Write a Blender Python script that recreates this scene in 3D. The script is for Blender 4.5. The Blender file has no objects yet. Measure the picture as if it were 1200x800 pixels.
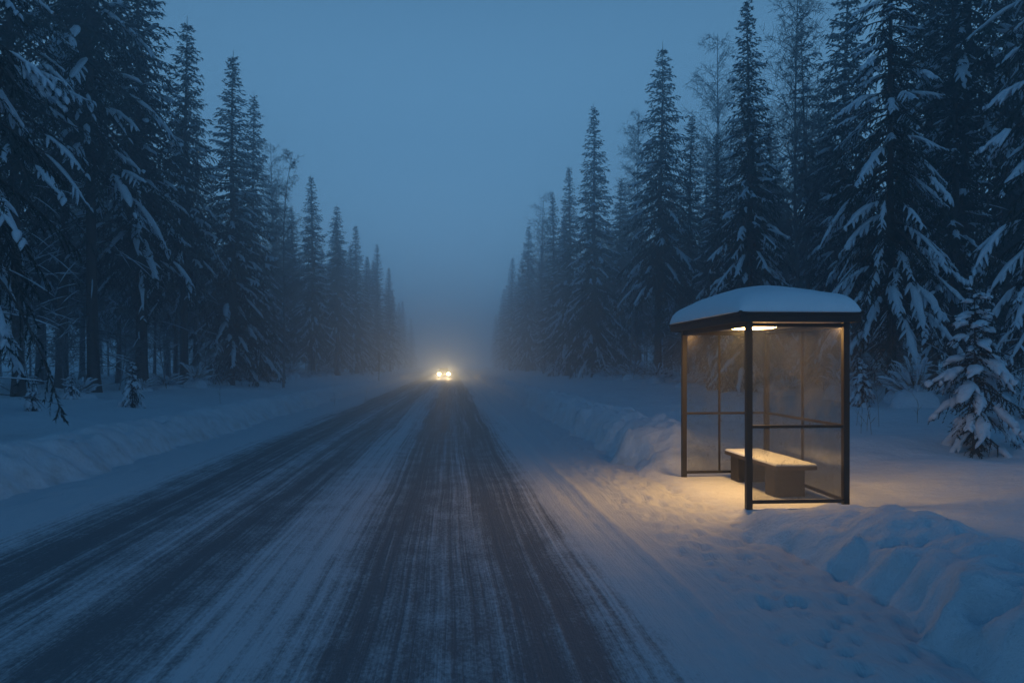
import bpy, math, random
import numpy as np
from mathutils import Vector
R = math.radians
scene = bpy.context.scene
col = scene.collection
rs = np.random.RandomState

# ------------------------------------------------------------------ camera numbers
F = 933.33; CXP = 600.0; HZ = 428.0; CAMZ = 1.85; YAW = math.atan(70.0/F)
CY, SY = math.cos(YAW), math.sin(YAW)
def spot(px, depth):
    """ground plan position of something seen at column px, depth metres ahead"""
    lat = (px-CXP)/F*depth
    return lat*CY+depth*SY, depth*CY-lat*SY

# ------------------------------------------------------------------ materials
def new_mat(name):
    m = bpy.data.materials.new(name); m.use_nodes = True
    nt = m.node_tree
    return m, nt, nt.nodes['Principled BSDF'], nt.nodes['Material Output']
def N(nt, t, **kw):
    n = nt.nodes.new(t)
    for k, v in kw.items():
        if k.startswith('_'): setattr(n, k[1:], v)
        else: n.inputs[k.replace('__', ' ')].default_value = v
    return n
def math_n(nt, op, a, b=None, c=None, clamp=False):
    n = nt.nodes.new('ShaderNodeMath'); n.operation = op; n.use_clamp = clamp
    for i, v in enumerate((a, b, c)):
        if v is None: continue
        if isinstance(v, (int, float)): n.inputs[i].default_value = v
        else: nt.links.new(v, n.inputs[i])
    return n.outputs[0]
def mixcol(nt, f, a, b):
    n = nt.nodes.new('ShaderNodeMix'); n.data_type = 'RGBA'
    for s, v in ((n.inputs[0], f), (n.inputs[6], a), (n.inputs[7], b)):
        if isinstance(v, (int, float)): s.default_value = v
        elif isinstance(v, tuple): s.default_value = (*v, 1)
        else: nt.links.new(v, s)
    return n.outputs[2]
def simple(name, colr, rough=0.6, metal=0.0, noise=0.0, nscale=8.0, bump=0.0, bscale=30.0, spec=0.5):
    m, nt, b, o = new_mat(name)
    b.inputs['Roughness'].default_value = rough; b.inputs['Metallic'].default_value = metal
    b.inputs['Specular IOR Level'].default_value = spec
    geo = nt.nodes.new('ShaderNodeNewGeometry')
    if noise > 0:
        n = N(nt, 'ShaderNodeTexNoise', Scale=nscale, Detail=5.0); nt.links.new(geo.outputs['Position'], n.inputs['Vector'])
        lo = tuple(c*(1-noise) for c in colr); hi = tuple(min(1, c*(1+noise)) for c in colr)
        nt.links.new(mixcol(nt, n.outputs['Fac'], lo, hi), b.inputs['Base Color'])
    else: b.inputs['Base Color'].default_value = (*colr, 1)
    if bump > 0:
        n = N(nt, 'ShaderNodeTexNoise', Scale=bscale, Detail=4.0); nt.links.new(geo.outputs['Position'], n.inputs['Vector'])
        bp = N(nt, 'ShaderNodeBump', Strength=1.0, Distance=bump)
        nt.links.new(n.outputs['Fac'], bp.inputs['Height']); nt.links.new(bp.outputs[0], b.inputs['Normal'])
    return m
M_NEEDLE = simple('spruce_needles', (.012, .024, .017), .75, noise=.45, nscale=1.3, spec=.2)
M_BARK = simple('bark', (.07, .055, .045), .9, noise=.5, nscale=6, bump=.02, bscale=25, spec=.2)
M_TWIG = simple('frosted_twig', (.17, .17, .175), .9, noise=.4, nscale=1.5, spec=.1)
M_TREESNOW = simple('snow_on_boughs', (.58, .66, .74), .75, noise=.1, nscale=6, bump=.03, bscale=18, spec=.2)
M_METAL = simple('dark_bronze_frame', (.016, .013, .011), .42, spec=.22, metal=.0, noise=.3, nscale=25, bump=.0006, bscale=160)
M_STEM = simple('dry_stem', (.16, .12, .08), .9, noise=.3)

def snow_ground():
    m, nt, b, o = new_mat('snow_cover')
    geo = nt.nodes.new('ShaderNodeNewGeometry')
    P = geo.outputs['Position']
    n1 = N(nt, 'ShaderNodeTexNoise', Scale=.7, Detail=6.0); nt.links.new(P, n1.inputs['Vector'])
    n2 = N(nt, 'ShaderNodeTexNoise', Scale=3.5, Detail=8.0, Roughness=.65); nt.links.new(P, n2.inputs['Vector'])
    n3 = N(nt, 'ShaderNodeTexNoise', Scale=55.0, Detail=4.0, Roughness=.7); nt.links.new(P, n3.inputs['Vector'])
    c = mixcol(nt, n1.outputs['Fac'], (.60, .67, .74), (.76, .83, .89))
    # road grit thrown on the foot of the banks
    sx = nt.nodes.new('ShaderNodeSeparateXYZ'); nt.links.new(P, sx.inputs[0])
    ax = math_n(nt, 'ABSOLUTE', math_n(nt, 'ADD', sx.outputs[0], 1.65))
    near = math_n(nt, 'SUBTRACT', 1.0, math_n(nt, 'DIVIDE', math_n(nt, 'SUBTRACT', ax, 4.3), 1.2), clamp=True)
    grit = math_n(nt, 'MULTIPLY', near, math_n(nt, 'MULTIPLY', math_n(nt, 'SUBTRACT', n2.outputs['Fac'], .42), 3.2, clamp=True), clamp=True)
    c2 = mixcol(nt, math_n(nt, 'MULTIPLY', grit, .6), c, (.36, .32, .28))
    nt.links.new(c2, b.inputs['Base Color'])
    b.inputs['Roughness'].default_value = .7; b.inputs['Specular IOR Level'].default_value = .25
    bp2 = N(nt, 'ShaderNodeBump', Strength=.9, Distance=.09); nt.links.new(n2.outputs['Fac'], bp2.inputs['Height'])
    bp3 = N(nt, 'ShaderNodeBump', Strength=.9, Distance=.006); nt.links.new(n3.outputs['Fac'], bp3.inputs['Height'])
    nt.links.new(bp2.outputs[0], bp3.inputs['Normal']); nt.links.new(bp3.outputs[0], b.inputs['Normal'])
    return m
M_SNOW = snow_ground()

def road_mat():
    m, nt, b, o = new_mat('icy_road')
    L = nt.links
    geo = nt.nodes.new('ShaderNodeNewGeometry'); P = geo.outputs['Position']
    sx = nt.nodes.new('ShaderNodeSeparateXYZ'); L.new(P, sx.inputs[0])
    # slow sideways wander of the wheel tracks
    wy = nt.nodes.new('ShaderNodeCombineXYZ'); L.new(math_n(nt, 'MULTIPLY', sx.outputs[1], .09), wy.inputs[1])
    wn = N(nt, 'ShaderNodeTexNoise', Scale=1.0, Detail=2.0); L.new(wy.outputs[0], wn.inputs['Vector'])
    X = math_n(nt, 'ADD', sx.outputs[0], math_n(nt, 'MULTIPLY', math_n(nt, 'SUBTRACT', wn.outputs['Fac'], .5), .35))
    # cover profile across the road: 0 bare, 1 packed snow
    t = math_n(nt, 'DIVIDE', math_n(nt, 'ADD', X, 6.5), 10.0)
    rp = nt.nodes.new('ShaderNodeValToRGB'); L.new(t, rp.inputs[0])
    prof = [(-6.5, 1.0), (-5.0, 1.0), (-4.6, .8), (-4.2, .26), (-3.6, .20), (-3.2, .42), (-2.95, .56), (-2.6, .30), (-2.1, .26), (-1.8, .58),
            (-1.45, .80), (-1.1, .72), (-.8, .24), (-.35, .22), (.0, .46), (.22, .44), (.5, .2), (.8, .22), (1.08, .45), (1.3, .86), (1.9, 1.12/1.2), (2.5, 1.0), (3.0, 1.0)]
    while len(rp.color_ramp.elements) < len(prof): rp.color_ramp.elements.new(.5)
    for e, (x, v) in zip(rp.color_ramp.elements, prof):
        e.position = (x+6.5)/10; e.color = (v, v, v, 1)
    rp.color_ramp.interpolation = 'B_SPLINE'
    base = rp.outputs[0]
    def streak(sxs, sys, det, rough=.6):
        cv = nt.nodes.new('ShaderNodeCombineXYZ')
        L.new(math_n(nt, 'MULTIPLY', X, sxs), cv.inputs[0]); L.new(math_n(nt, 'MULTIPLY', sx.outputs[1], sys), cv.inputs[1])
        n = N(nt, 'ShaderNodeTexNoise', Scale=1.0, Detail=det, Roughness=rough); L.new(cv.outputs[0], n.inputs['Vector'])
        return n.outputs['Fac']
    s1 = streak(5.0, .06, 3.0); s2 = streak(17.0, .10, 5.0, .72); s3 = streak(3.0, 1.6, 6.0, .7); s4 = streak(34.0, 17.0, 4.0, .75)
    edge = math_n(nt, 'MULTIPLY', math_n(nt, 'SUBTRACT', base, .82), 2.2, clamp=True)
    base = math_n(nt, 'ADD', base, edge)
    v = math_n(nt, 'ADD', base, math_n(nt, 'MULTIPLY', math_n(nt, 'SUBTRACT', s1, .5), 1.0))
    v = math_n(nt, 'ADD', v, math_n(nt, 'MULTIPLY', math_n(nt, 'SUBTRACT', s2, .5), 1.35))
    v = math_n(nt, 'ADD', v, math_n(nt, 'MULTIPLY', math_n(nt, 'SUBTRACT', s3, .5), .8))
    v = math_n(nt, 'ADD', v, math_n(nt, 'MULTIPLY', math_n(nt, 'SUBTRACT', s4, .5), 1.0))
    mask = nt.nodes.new('ShaderNodeMapRange'); mask.interpolation_type = 'SMOOTHSTEP'
    mask.inputs[1].default_value = .16; mask.inputs[2].default_value = .88
    L.new(v, mask.inputs[0]); mk = mask.outputs[0]
    fine = N(nt, 'ShaderNodeTexNoise', Scale=140.0, Detail=3.0, Roughness=.8); L.new(P, fine.inputs['Vector'])
    asp = mixcol(nt, fine.outputs['Fac'], (.075, .086, .098), (.23, .25, .268))
    c = mixcol(nt, mk, asp, (.62, .68, .73))
    L.new(c, b.inputs['Base Color'])
    ro = math_n(nt, 'ADD', math_n(nt, 'MULTIPLY', mk, .2), .62); L.new(ro, b.inputs['Roughness'])
    b.inputs['Specular IOR Level'].default_value = .3
    bp = N(nt, 'ShaderNodeBump', Strength=.9, Distance=.018); L.new(v, bp.inputs['Height'])
    bp2 = N(nt, 'ShaderNodeBump', Strength=.6, Distance=.004); L.new(fine.outputs['Fac'], bp2.inputs['Height'])
    L.new(bp.outputs[0], bp2.inputs['Normal']); L.new(bp2.outputs[0], b.inputs['Normal'])
    return m
M_ROAD = road_mat()

def glass_mat():
    m, nt, b, o = new_mat('frosted_pane')
    L = nt.links
    geo = nt.nodes.new('ShaderNodeNewGeometry'); P = geo.outputs['Position']
    n1 = N(nt, 'ShaderNodeTexNoise', Scale=2.5, Detail=6.0, Roughness=.7); L.new(P, n1.inputs['Vector'])
    n2 = N(nt, 'ShaderNodeTexVoronoi', Scale=42.0); L.new(P, n2.inputs['Vector'])
    n3 = N(nt, 'ShaderNodeTexNoise', Scale=9.0, Detail=3.0); L.new(P, n3.inputs['Vector'])
    drop = math_n(nt, 'LESS_THAN', n2.outputs['Distance'], math_n(nt, 'MULTIPLY', math_n(nt, 'SUBTRACT', n3.outputs['Fac'], .38), 1.1))
    sx = nt.nodes.new('ShaderNodeSeparateXYZ'); L.new(P, sx.inputs[0])
    low = math_n(nt, 'MULTIPLY', math_n(nt, 'SUBTRACT', 1.1, sx.outputs[2]), .16, clamp=True)   # grime and rime thicker towards the foot
    veil = math_n(nt, 'ADD', math_n(nt, 'MULTIPLY', math_n(nt, 'SUBTRACT', n1.outputs['Fac'], .36), .42, clamp=True), math_n(nt, 'ADD', math_n(nt, 'MULTIPLY', drop, .42), math_n(nt, 'ADD', low, .0)), clamp=True)
    tr = nt.nodes.new('ShaderNodeBsdfTransparent'); tr.inputs[0].default_value = (.88, .88, .86, 1)
    df = N(nt, 'ShaderNodeBsdfDiffuse'); df.inputs[0].default_value = (.17, .18, .19, 1)
    tl = N(nt, 'ShaderNodeBsdfTranslucent'); tl.inputs[0].default_value = (.17, .17, .165, 1)
    ms = nt.nodes.new('ShaderNodeMixShader'); ms.inputs[0].default_value = .5; L.new(df.outputs[0], ms.inputs[1]); L.new(tl.outputs[0], ms.inputs[2])
    mv = nt.nodes.new('ShaderNodeMixShader'); L.new(veil, mv.inputs[0]); L.new(tr.outputs[0], mv.inputs[1]); L.new(ms.outputs[0], mv.inputs[2])
    gl = N(nt, 'ShaderNodeBsdfGlossy', Roughness=.2); gl.inputs[0].default_value = (.9, .9, .9, 1)
    lw = N(nt, 'ShaderNodeLayerWeight', Blend=.5)
    fr_ = math_n(nt, 'ADD', math_n(nt, 'MULTIPLY', math_n(nt, 'POWER', lw.outputs['Facing'], 4.0), .6), .02)
    mg = nt.nodes.new('ShaderNodeMixShader'); L.new(fr_, mg.inputs[0]); L.new(mv.outputs[0], mg.inputs[1]); L.new(gl.outputs[0], mg.inputs[2])
    L.new(mg.outputs[0], o.inputs[0]); nt.nodes.remove(b)
    return m
M_GLASS = glass_mat()
def emis(name, c, s):
    m, nt, b, o = new_mat(name)
    e = N(nt, 'ShaderNodeEmission', Strength=s); e.inputs[0].default_value = (*c, 1)
    nt.links.new(e.outputs[0], o.inputs[0]); nt.nodes.remove(b); return m
M_LAMP = emis('warm_lamp', (1, .53, .17), 74)
M_HEAD = emis('headlight_glow', (1, .66, .30), 700)
M_WOOD = simple('weathered_bench_board', (.06, .037, .02), .7, noise=.5, nscale=14, bump=.003, bscale=60)
M_CONC = simple('bench_support', (.035, .023, .013), .8, noise=.5, nscale=18, bump=.003, bscale=70)
M_CEIL = simple('roof_underside', (.52, .46, .38), .6, noise=.15)
M_PAINT = simple('car_paint', (.06, .065, .07), .3, metal=.3)
M_RUBBER = simple('tyre_rubber', (.02, .02, .02), .8)
M_WIND = simple('car_glass', (.02, .025, .03), .08)
M_SNOWSMOOTH = simple('settled_snow', (.72, .80, .87), .65, noise=.05, nscale=4, bump=.008, bscale=22, spec=.3)

# ------------------------------------------------------------------ mesh builder
class G:
    def __init__(s): s.v = []; s.q = []; s.t = []; s.n = 0; s.qm = []; s.tm = []
    def add(s, v, q=None, t=None, mi=0):
        v = np.asarray(v, np.float32).reshape(-1, 3)
        s.v.append(v)
        if q is not None and len(q): s.q.append(np.asarray(q, np.int64).reshape(-1, 4)+s.n); s.qm.append(np.full(len(s.q[-1]), mi))
        if t is not None and len(t): s.t.append(np.asarray(t, np.int64).reshape(-1, 3)+s.n); s.tm.append(np.full(len(s.t[-1]), mi))
        s.n += len(v)
    def mesh(s, name, mats, smooth=False):
        me = bpy.data.meshes.new(name)
        V = np.concatenate(s.v); Q = np.concatenate(s.q) if s.q else np.zeros((0, 4), int); T = np.concatenate(s.t) if s.t else np.zeros((0, 3), int)
        me.vertices.add(len(V)); me.vertices.foreach_set('co', V.astype(np.float32).ravel())
        me.loops.add(Q.size+T.size); me.loops.foreach_set('vertex_index', np.concatenate([Q.ravel(), T.ravel()]).astype(np.int32))
        me.polygons.add(len(Q)+len(T))
        ls = np.concatenate([np.arange(len(Q))*4, Q.size+np.arange(len(T))*3]).astype(np.int32)
        me.polygons.foreach_set('loop_start', ls)
        mi = np.concatenate((s.qm or [np.zeros(0)])+(s.tm or [np.zeros(0)])).astype(np.int32)
        me.polygons.foreach_set('material_index', mi)
        for m in (mats if isinstance(mats, (list, tuple)) else [mats]): me.materials.append(m)
        me.polygons.foreach_set('use_smooth', np.full(len(Q)+len(T), bool(smooth)))
        me.update(); me.validate()
        return me
    def tubes(s, P, rad, K=5, flat=1.0, mi=0):
        """P (n,S,3) paths, rad (n,S)"""
        P = np.asarray(P, float); rad = np.asarray(rad, float); n, S, _ = P.shape
        T = np.gradient(P, axis=1); T /= np.linalg.norm(T, axis=2, keepdims=True)+1e-9
        Z = np.zeros_like(T); Z[..., 2] = 1
        vert = np.abs(T[..., 2]) > .97; Z[vert] = (1, 0, 0)
        A = np.cross(T, Z); A /= np.linalg.norm(A, axis=2, keepdims=True)+1e-9
        B = np.cross(A, T)
        th = np.arange(K)/K*2*np.pi
        V = P[:, :, None, :] + rad[:, :, None, None]*(np.cos(th)[None, None, :, None]*A[:, :, None, :] + flat*np.sin(th)[None, None, :, None]*B[:, :, None, :])
        i = np.arange(n)[:, None, None]*S*K; j = np.arange(S-1)[None, :, None]*K; k = np.arange(K)[None, None, :]; k2 = (k+1) % K
        q = np.stack([i+j+k, i+j+k2, i+j+K+k2, i+j+K+k], -1)
        s.add(V, q, mi=mi)
    def box(s, x0, x1, y0, y1, z0, z1, mi=0):
        v = [(x, y, z) for z in (z0, z1) for y in (y0, y1) for x in (x0, x1)]
        s.add(v, [(0, 2, 3, 1), (4, 5, 7, 6), (0, 1, 5, 4), (2, 6, 7, 3), (0, 4, 6, 2), (1, 3, 7, 5)], mi=mi)

def link(name, me, parent=None):
    o = bpy.data.objects.new(name, me); col.objects.link(o)
    if parent: o.parent = parent
    return o
def tag(o, label=None, cat=None, group=None, kind=None):
    for k, v in (('label', label), ('category', cat), ('group', group), ('kind', kind)):
        if v: o[k] = v
    return o
def copy_tree(o, parent=None):
    c = o.copy(); col.objects.link(c); c.parent = parent
    for ch in KIDS.get(o.name, []): copy_tree(ch, c)
    return c
KIDS = {}
def bevel(o, w=.006, seg=2):
    m = o.modifiers.new('bevel', 'BEVEL'); m.width = w; m.segments = seg; m.limit_method = 'ANGLE'
    return o

# ------------------------------------------------------------------ noise
def _h(ix, iy, seed):
    a = (ix.astype(np.int64)*374761393 + iy.astype(np.int64)*668265263 + seed*1442695041) & 0xffffffff
    a = ((a ^ (a >> 13))*1274126177) & 0xffffffff
    a ^= a >> 16
    return (a & 0xffffff)/float(0xffffff)
def vn(x, y, seed=0):
    ix, iy = np.floor(x), np.floor(y); fx, fy = x-ix, y-iy
    fx = fx*fx*(3-2*fx); fy = fy*fy*(3-2*fy)
    a, b = _h(ix, iy, seed), _h(ix+1, iy, seed); c, d = _h(ix, iy+1, seed), _h(ix+1, iy+1, seed)
    return (a+(b-a)*fx)*(1-fy)+(c+(d-c)*fx)*fy
def fbm(x, y, seed=0, o=4):
    r = 0; am = .5; t = 0
    for i in range(o):
        r = r+am*vn(x+i*17.3, y-i*9.1, seed+i); t += am; x = x*2.03; y = y*2.03; am *= .5
    return r/t
def ss(a, b, x): 
    t = np.clip((x-a)/(b-a), 0, 1); return t*t*(3-2*t)
def lumps(x, y, seed):
    """rounded clods: billowy cells (1 at a cell's middle)"""
    ix, iy = np.floor(x), np.floor(y); best = np.full(np.shape(x), 9.0)
    for dx in (-1, 0, 1):
        for dy in (-1, 0, 1):
            cx = ix+dx; cy = iy+dy
            px = cx+.5+.7*(_h(cx, cy, seed)-.5); py = cy+.5+.7*(_h(cx, cy, seed+7)-.5)
            best = np.minimum(best, (x-px)**2+(y-py)**2)
    return np.sqrt(np.clip(1-best*1.15, 0, 1))

def pits(x, y, seed, k=9.0):
    ix, iy = np.floor(x), np.floor(y); best = np.full(np.shape(x), 9.0)
    for dx in (-1, 0, 1):
        for dy in (-1, 0, 1):
            cx = ix+dx; cy = iy+dy
            px = cx+_h(cx, cy, seed); py = cy+_h(cx, cy, seed+7)
            best = np.minimum(best, ((x-px)**2+(y-py)**2)*(1+1.2*_h(cx, cy, seed+3)))
    t = np.clip(1-best*k, 0, 1); return t*t*(3-2*t)
def trodden(x, y):
    return .09*(lumps(x*2.6+y*.3, y*2.1, 45)-.6)+.035*(lumps(x*6+y, y*5, 46)-.6)-.045*pits(x*4.2, y*3.0, 47)-.03*pits(x*2.6, y*1.9, 50)+.04*(fbm(x*2.2, y*1.8, 48)-.5)
# ------------------------------------------------------------------ terrain
SHX0, SHX1, SHY0, SHY1 = 3.57, 4.85, 9.38, 12.1
FLOOR = .13
def ground_z(x, y):
    x = np.asarray(x, float); y = np.asarray(y, float)
    # right bank
    gate = 1-.40*ss(6.6, 8.6, y)*(1-ss(12.6, 14.4, y))
    gate = gate*(1-.85*ss(8.3, 9.5, y)*(1-ss(12.2, 13.3, y)))
    wob = .42*(fbm(y*.9, x*.3, 5, 3)-.5)+.55*(lumps(y*1.5+x*.5, x*.9, 3)-.5)
    u = x-(2.95+.22*ss(9, 4, y)*0+wob*np.clip(gate, .4, 1))
    lp = .6*lumps(y*1.35+.8*x, x*1.2-.3*y, 11)+.4*lumps(y*2.3-.5*x, x*2.0+.4*y, 13)
    lp2 = lumps(y*3.4+x, x*3.1, 23)
    face = ss(-.1, .35, u)*(1-ss(.9, 1.9, u))
    rise = ss(-.03, .38, u)
    crest = np.exp(-((u-.85)/.42)**2)
    nf = .72+.42*ss(10, 14.5, y)
    hr = gate*nf*(.38*rise*(1-.4*ss(1.1, 2.2, u))+.17*crest) + np.clip(gate, .18, 1)*face*(.6+.4*nf)*(.46*(lp-.6)-.09*pits(x*1.7+y*.4, y*1.3, 52, 5)+-.06*pits(x*2.2, y*1.9, 49, 6)+.12*(lp2-.5)+.10*(fbm(x*4, y*4, 31)-.5))
    plat = .10*ss(.6, 2, u)+.22*ss(2.2, 7, x-2)+.3*ss(6, 14, x) + .4*(fbm(x*.32, y*.3, 8)-.5)*ss(4.6, 7.5, x)+.10*(fbm(x*1.1, y*.9, 9)-.5)*ss(4.8, 6, x)
    plat = plat+.20*np.exp(-(((x-7.6)/1.5)**2+((y-10.3)/1.6)**2))+.12*np.exp(-(((x-6.3)/1.0)**2+((y-8.2)/1.2)**2))
    hr = hr+plat*ss(.3, 1.5, u)
    # packed shoulder lumps with small dents
    hr = hr+trodden(x, y)*ss(1.9, 2.4, x)*(1-ss(0, .3, u))
    # the shelter stands on cleared, trodden snow
    m = ss(3.0, 3.5, x)*(1-ss(4.95, 5.9, x))*ss(9.05, 9.5, y)*(1-ss(12.15, 12.9, y))
    fl = FLOOR+.012*(fbm(x*3, y*3, 77)-.5)
    hr = hr*(1-m)+fl*m
    # left bank
    wl = .5*(fbm(y*.8, x*.3, 55, 3)-.5)+.45*(lumps(y*1.3-x*.4, x*.8, 53)-.5)
    ul = -(x+6.15)+wl
    lq = lumps(y*1.6-.6*x, x*1.5, 61)
    hl = .36*ss(-.05, .7, ul)+.12*np.exp(-((ul-.9)/.45)**2) + ss(-.1, .3, ul)*(1-ss(.9, 1.8, ul))*(.42*(lq-.6)+.09*(lumps(y*3.6, x*3.6, 67)-.5))
    hl = hl+(.08*ss(.8, 3, ul)+.35*ss(8, 15, -x)+.45*(fbm(x*.3, y*.28, 70)-.5)*ss(7.5, 11, -x)+.1*(fbm(x*1.1, y, 71)-.5)*ss(7, 9, -x))
    z = np.where(x > -1.6, hr, hl)
    inroad = ss(-.25, .0, u)*(x > -1.6)+ss(-.25, .0, ul)*(x <= -1.6)
    z = z*np.where(inroad > 0, 1, 1)-.05*(1-inroad)
    und = .5*(fbm(x*.05, y*.05, 90, 3)-.5)*ss(13, 30, np.abs(x+1))
    return z+und
def gz(x, y): return float(ground_z(np.array([x]), np.array([y]))[0])

def axis(parts):
    out = []
    for a, b, st in parts:
        n = max(1, int(round((b-a)/st))); out.append(np.linspace(a, b, n, endpoint=False))
    out.append([parts[-1][1]]); return np.concatenate(out)
def grid_mesh(name, xs, ys, zf, mat):
    X, Y = np.meshgrid(xs, ys); Z = zf(X, Y)
    g = G(); nx, ny = len(xs), len(ys)
    i = np.arange(ny-1)[:, None]*nx+np.arange(nx-1)[None, :]
    g.add(np.stack([X, Y, Z], -1), np.stack([i, i+1, i+nx+1, i+nx], -1))
    return g.mesh(name, mat, True)
ygrow = [3.0]
while ygrow[-1] < 420: ygrow.append(ygrow[-1]*1.0075+.012)
ys = np.concatenate([axis([(-60, -10, 5), (-10, 0, .6), (0, 3, .12)])[:-1], ygrow, [520, 640]])
xs = axis([(-420, -80, 40), (-80, -30, 2.5), (-30, -14, .5), (-14, -8.4, .16), (-8.4, -5.5, .05), (-5.5, -4.6, .3), (-4.6, 2.2, 1.1), (2.2, 5.6, .035), (5.6, 9, .08), (9, 16, .2), (16, 30, .5), (30, 80, 2.5), (80, 420, 40)])
tag(link('ground', grid_mesh('ground', xs, ys, ground_z, M_SNOW)), 'deep snow with ploughed banks along both road edges', kind='structure')

def road_z(x, y):
    snow = 1-np.exp(-((x+3.75)/.5)**2)-np.exp(-((x+2.35)/.45)**2)-np.exp(-((x+.6)/.5)**2)-np.exp(-((x-.7)/.45)**2)
    snow = np.clip(snow, 0, 1)
    rut = np.exp(-((x-1.80-.05*np.sin(y*.3)-.05*(fbm(y*1.2, y*0, 8)-.5))/.06)**2)*.035-np.exp(-((x-1.58-.05*np.sin(y*.3))/.06)**2)*.014-np.exp(-((x-2.15)/.08)**2)*.012
    rl = np.exp(-((x+4.75)/.1)**2)*.012
    rough = (fbm(x*6, y*4, 3)-.5)*.03*snow*ss(1.0, 1.6, np.abs(x+1.45)-.9+0*x)
    return .004+.018*snow*(.7+.6*fbm(x*3, y*.25, 12))+rut*(.5+fbm(x, y*.7, 21))+rl+rough+.03*(lumps(x*4.5, y*3.6, 44)-.5)*ss(1.3, 1.9, x)+trodden(x, y)*ss(1.9, 2.4, x)+.5*trodden(x, y)*ss(-5.0, -5.5, x)
tag(link('road', grid_mesh('road', axis([(-6.6, -4.4, .06), (-4.4, 1.2, .09), (1.2, 3.35, .035)]), ys, road_z, M_ROAD)), 'frosted two lane road with dark wheel tracks', kind='structure')

# ------------------------------------------------------------------ trees
def spruce(seed, H, cb, Rm, snow=.6, twstep=.13, nb=6, dz=.36, M=6, nl=.15, nw=.034, snowr=.085, fing=.42, droop=.45, K=5, dead=26, trunk_r=None, s0a=.22, s0b=.6):
    """returns trunk, crown, snow meshes for a spruce H tall with its crown from cb up"""
    r = rs(seed)
    tr = trunk_r or H*.0115
    gt, gc, gs = G(), G(), G()
    zz = np.linspace(-.3, H, 26); ph = r.rand()*6
    cx = .12*np.sin(zz*.22+ph)*np.clip(zz/H, 0, 1)*(H/20); cy = .12*np.cos(zz*.19+ph)*np.clip(zz/H, 0, 1)*(H/20)
    rad = tr*(1-zz/H*.97).clip(.02)**.9*(1+.5*np.exp(-np.clip(zz, 0, 9)/.35))
    gt.tubes(np.stack([cx, cy, zz], -1)[None], rad[None], 9)
    ax = lambda z: (np.interp(z, zz, cx), np.interp(z, zz, cy))
    # branches
    bl = []
    z = cb
    while z < H-.55*min(1, H/10):
        f = (H-z)/(H-cb)
        prof = Rm*(f**.88)*(1-.25*np.clip((f-.85)/.15, 0, 1))
        n = max(3, int(round(nb*(.55+.45*f)+r.uniform(-1, 1))))
        a0 = r.rand()*6.28
        for k in range(n):
            Lb = prof*r.uniform(.62, 1.12)*(1.0 if r.rand() > .12 else .55)+.05
            bl.append((z+r.uniform(-.5, .5)*dz, a0+k*6.283/n+r.uniform(-.4, .4), Lb, f))
        z += dz*(.55+.6*f)*r.uniform(.8, 1.2)
    Sg = 9; t = np.linspace(0, 1, Sg)
    tw_p, tw_d, tw_l, tw_s = [], [], [], []
    bp, br, sp_, sr_, fp, fr_ = [], [], [], [], [], []
    for (z0, a, Lb, f) in bl:
        e0 = .55*(1-f)**1.5+.10-.25*f+r.uniform(-.12, .12)
        dr = droop*(.35+.9*f)*r.uniform(.7, 1.3)
        tip = .16*r.uniform(.3, 1.4)
        bend = r.uniform(-.18, .18)
        hx = Lb*(t-.10*dr*t**3); hs = Lb*bend*t*t
        hz = Lb*(e0*t-dr*t**1.7+tip*t**4)
        x0, y0 = ax(z0); ca, sa = math.cos(a), math.sin(a)
        P = np.stack([x0+hx*ca-hs*sa, y0+hx*sa+hs*ca, z0+hz], -1)
        bp.append(P); br.append((.012+.016*Lb)*(1-t*.9))
        T = np.gradient(P, axis=0); T /= np.linalg.norm(T, axis=1, keepdims=True)
        nt_ = max(3, int(Lb/twstep)); tt = np.linspace(.1 if Lb > .8 else .02, 1, nt_)
        tt = np.clip(tt+r.uniform(-.5, .5, nt_)/nt_, .02, 1)
        side = np.where(np.arange(nt_) % 2 == 0, 1, -1)
        pb = np.stack([np.interp(tt, t, P[:, i]) for i in range(3)], -1)
        Tb = np.stack([np.interp(tt, t, T[:, i]) for i in range(3)], -1)
        Sd = np.stack([-Tb[:, 1], Tb[:, 0], np.zeros(nt_)], -1); Sd /= np.linalg.norm(Sd, axis=1, keepdims=True)+1e-9
        wid = (.18+.40*np.sin(np.pi*np.clip(tt*.85+.1, 0, 1)))*Lb**.6*.62*r.uniform(.6, 1.15, nt_)
        d = Tb*r.uniform(.45, .9, nt_)[:, None]+side[:, None]*Sd*r.uniform(.45, .95, nt_)[:, None]; d[:, 2] -= r.uniform(.1, .75, nt_)*(.4+.6*f)
        d /= np.linalg.norm(d, axis=1, keepdims=True)
        tw_p.append(pb); tw_d.append(d); tw_l.append(wid); tw_s.append(Sd)
        # snow: a ridge along the bough plus fingers on its twigs
        if r.rand() < snow:
            s0 = r.uniform(s0a, s0b); tt2 = np.linspace(s0, r.uniform(.9, 1.0), 7)
            Q = np.stack([np.interp(tt2, t, P[:, i]) for i in range(3)], -1)
            sr = snowr*(Lb**.5)*r.uniform(.6, 1.25)
            w = np.sin(np.linspace(.25, 2.95, 7))**.7*sr*r.uniform(.7, 1.3, 7); w[-1] *= .4; w[0] *= .3
            Q[:, 2] += w*.42; Q[:, :2] += r.uniform(-.3, .3, (7, 2))*sr*.4
            sp_.append(Q); sr_.append(w)
            sel = np.where((tt > s0) & (r.rand(nt_) < fing))[0]
            for j in sel:
                u = np.linspace(0, r.uniform(.6, .95), 5)
                q = pb[j]+d[j]*wid[j]*u[:, None]; q[:, 2] -= .28*wid[j]*u*u
                ww = np.array([.75, 1, .95, .7, .1])*sr*r.uniform(.38, .75)
                q[:, 2] += ww*.5
                fp.append(q); fr_.append(ww)
    gc.tubes(np.array(bp), np.array(br), 3, mi=1)
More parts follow.
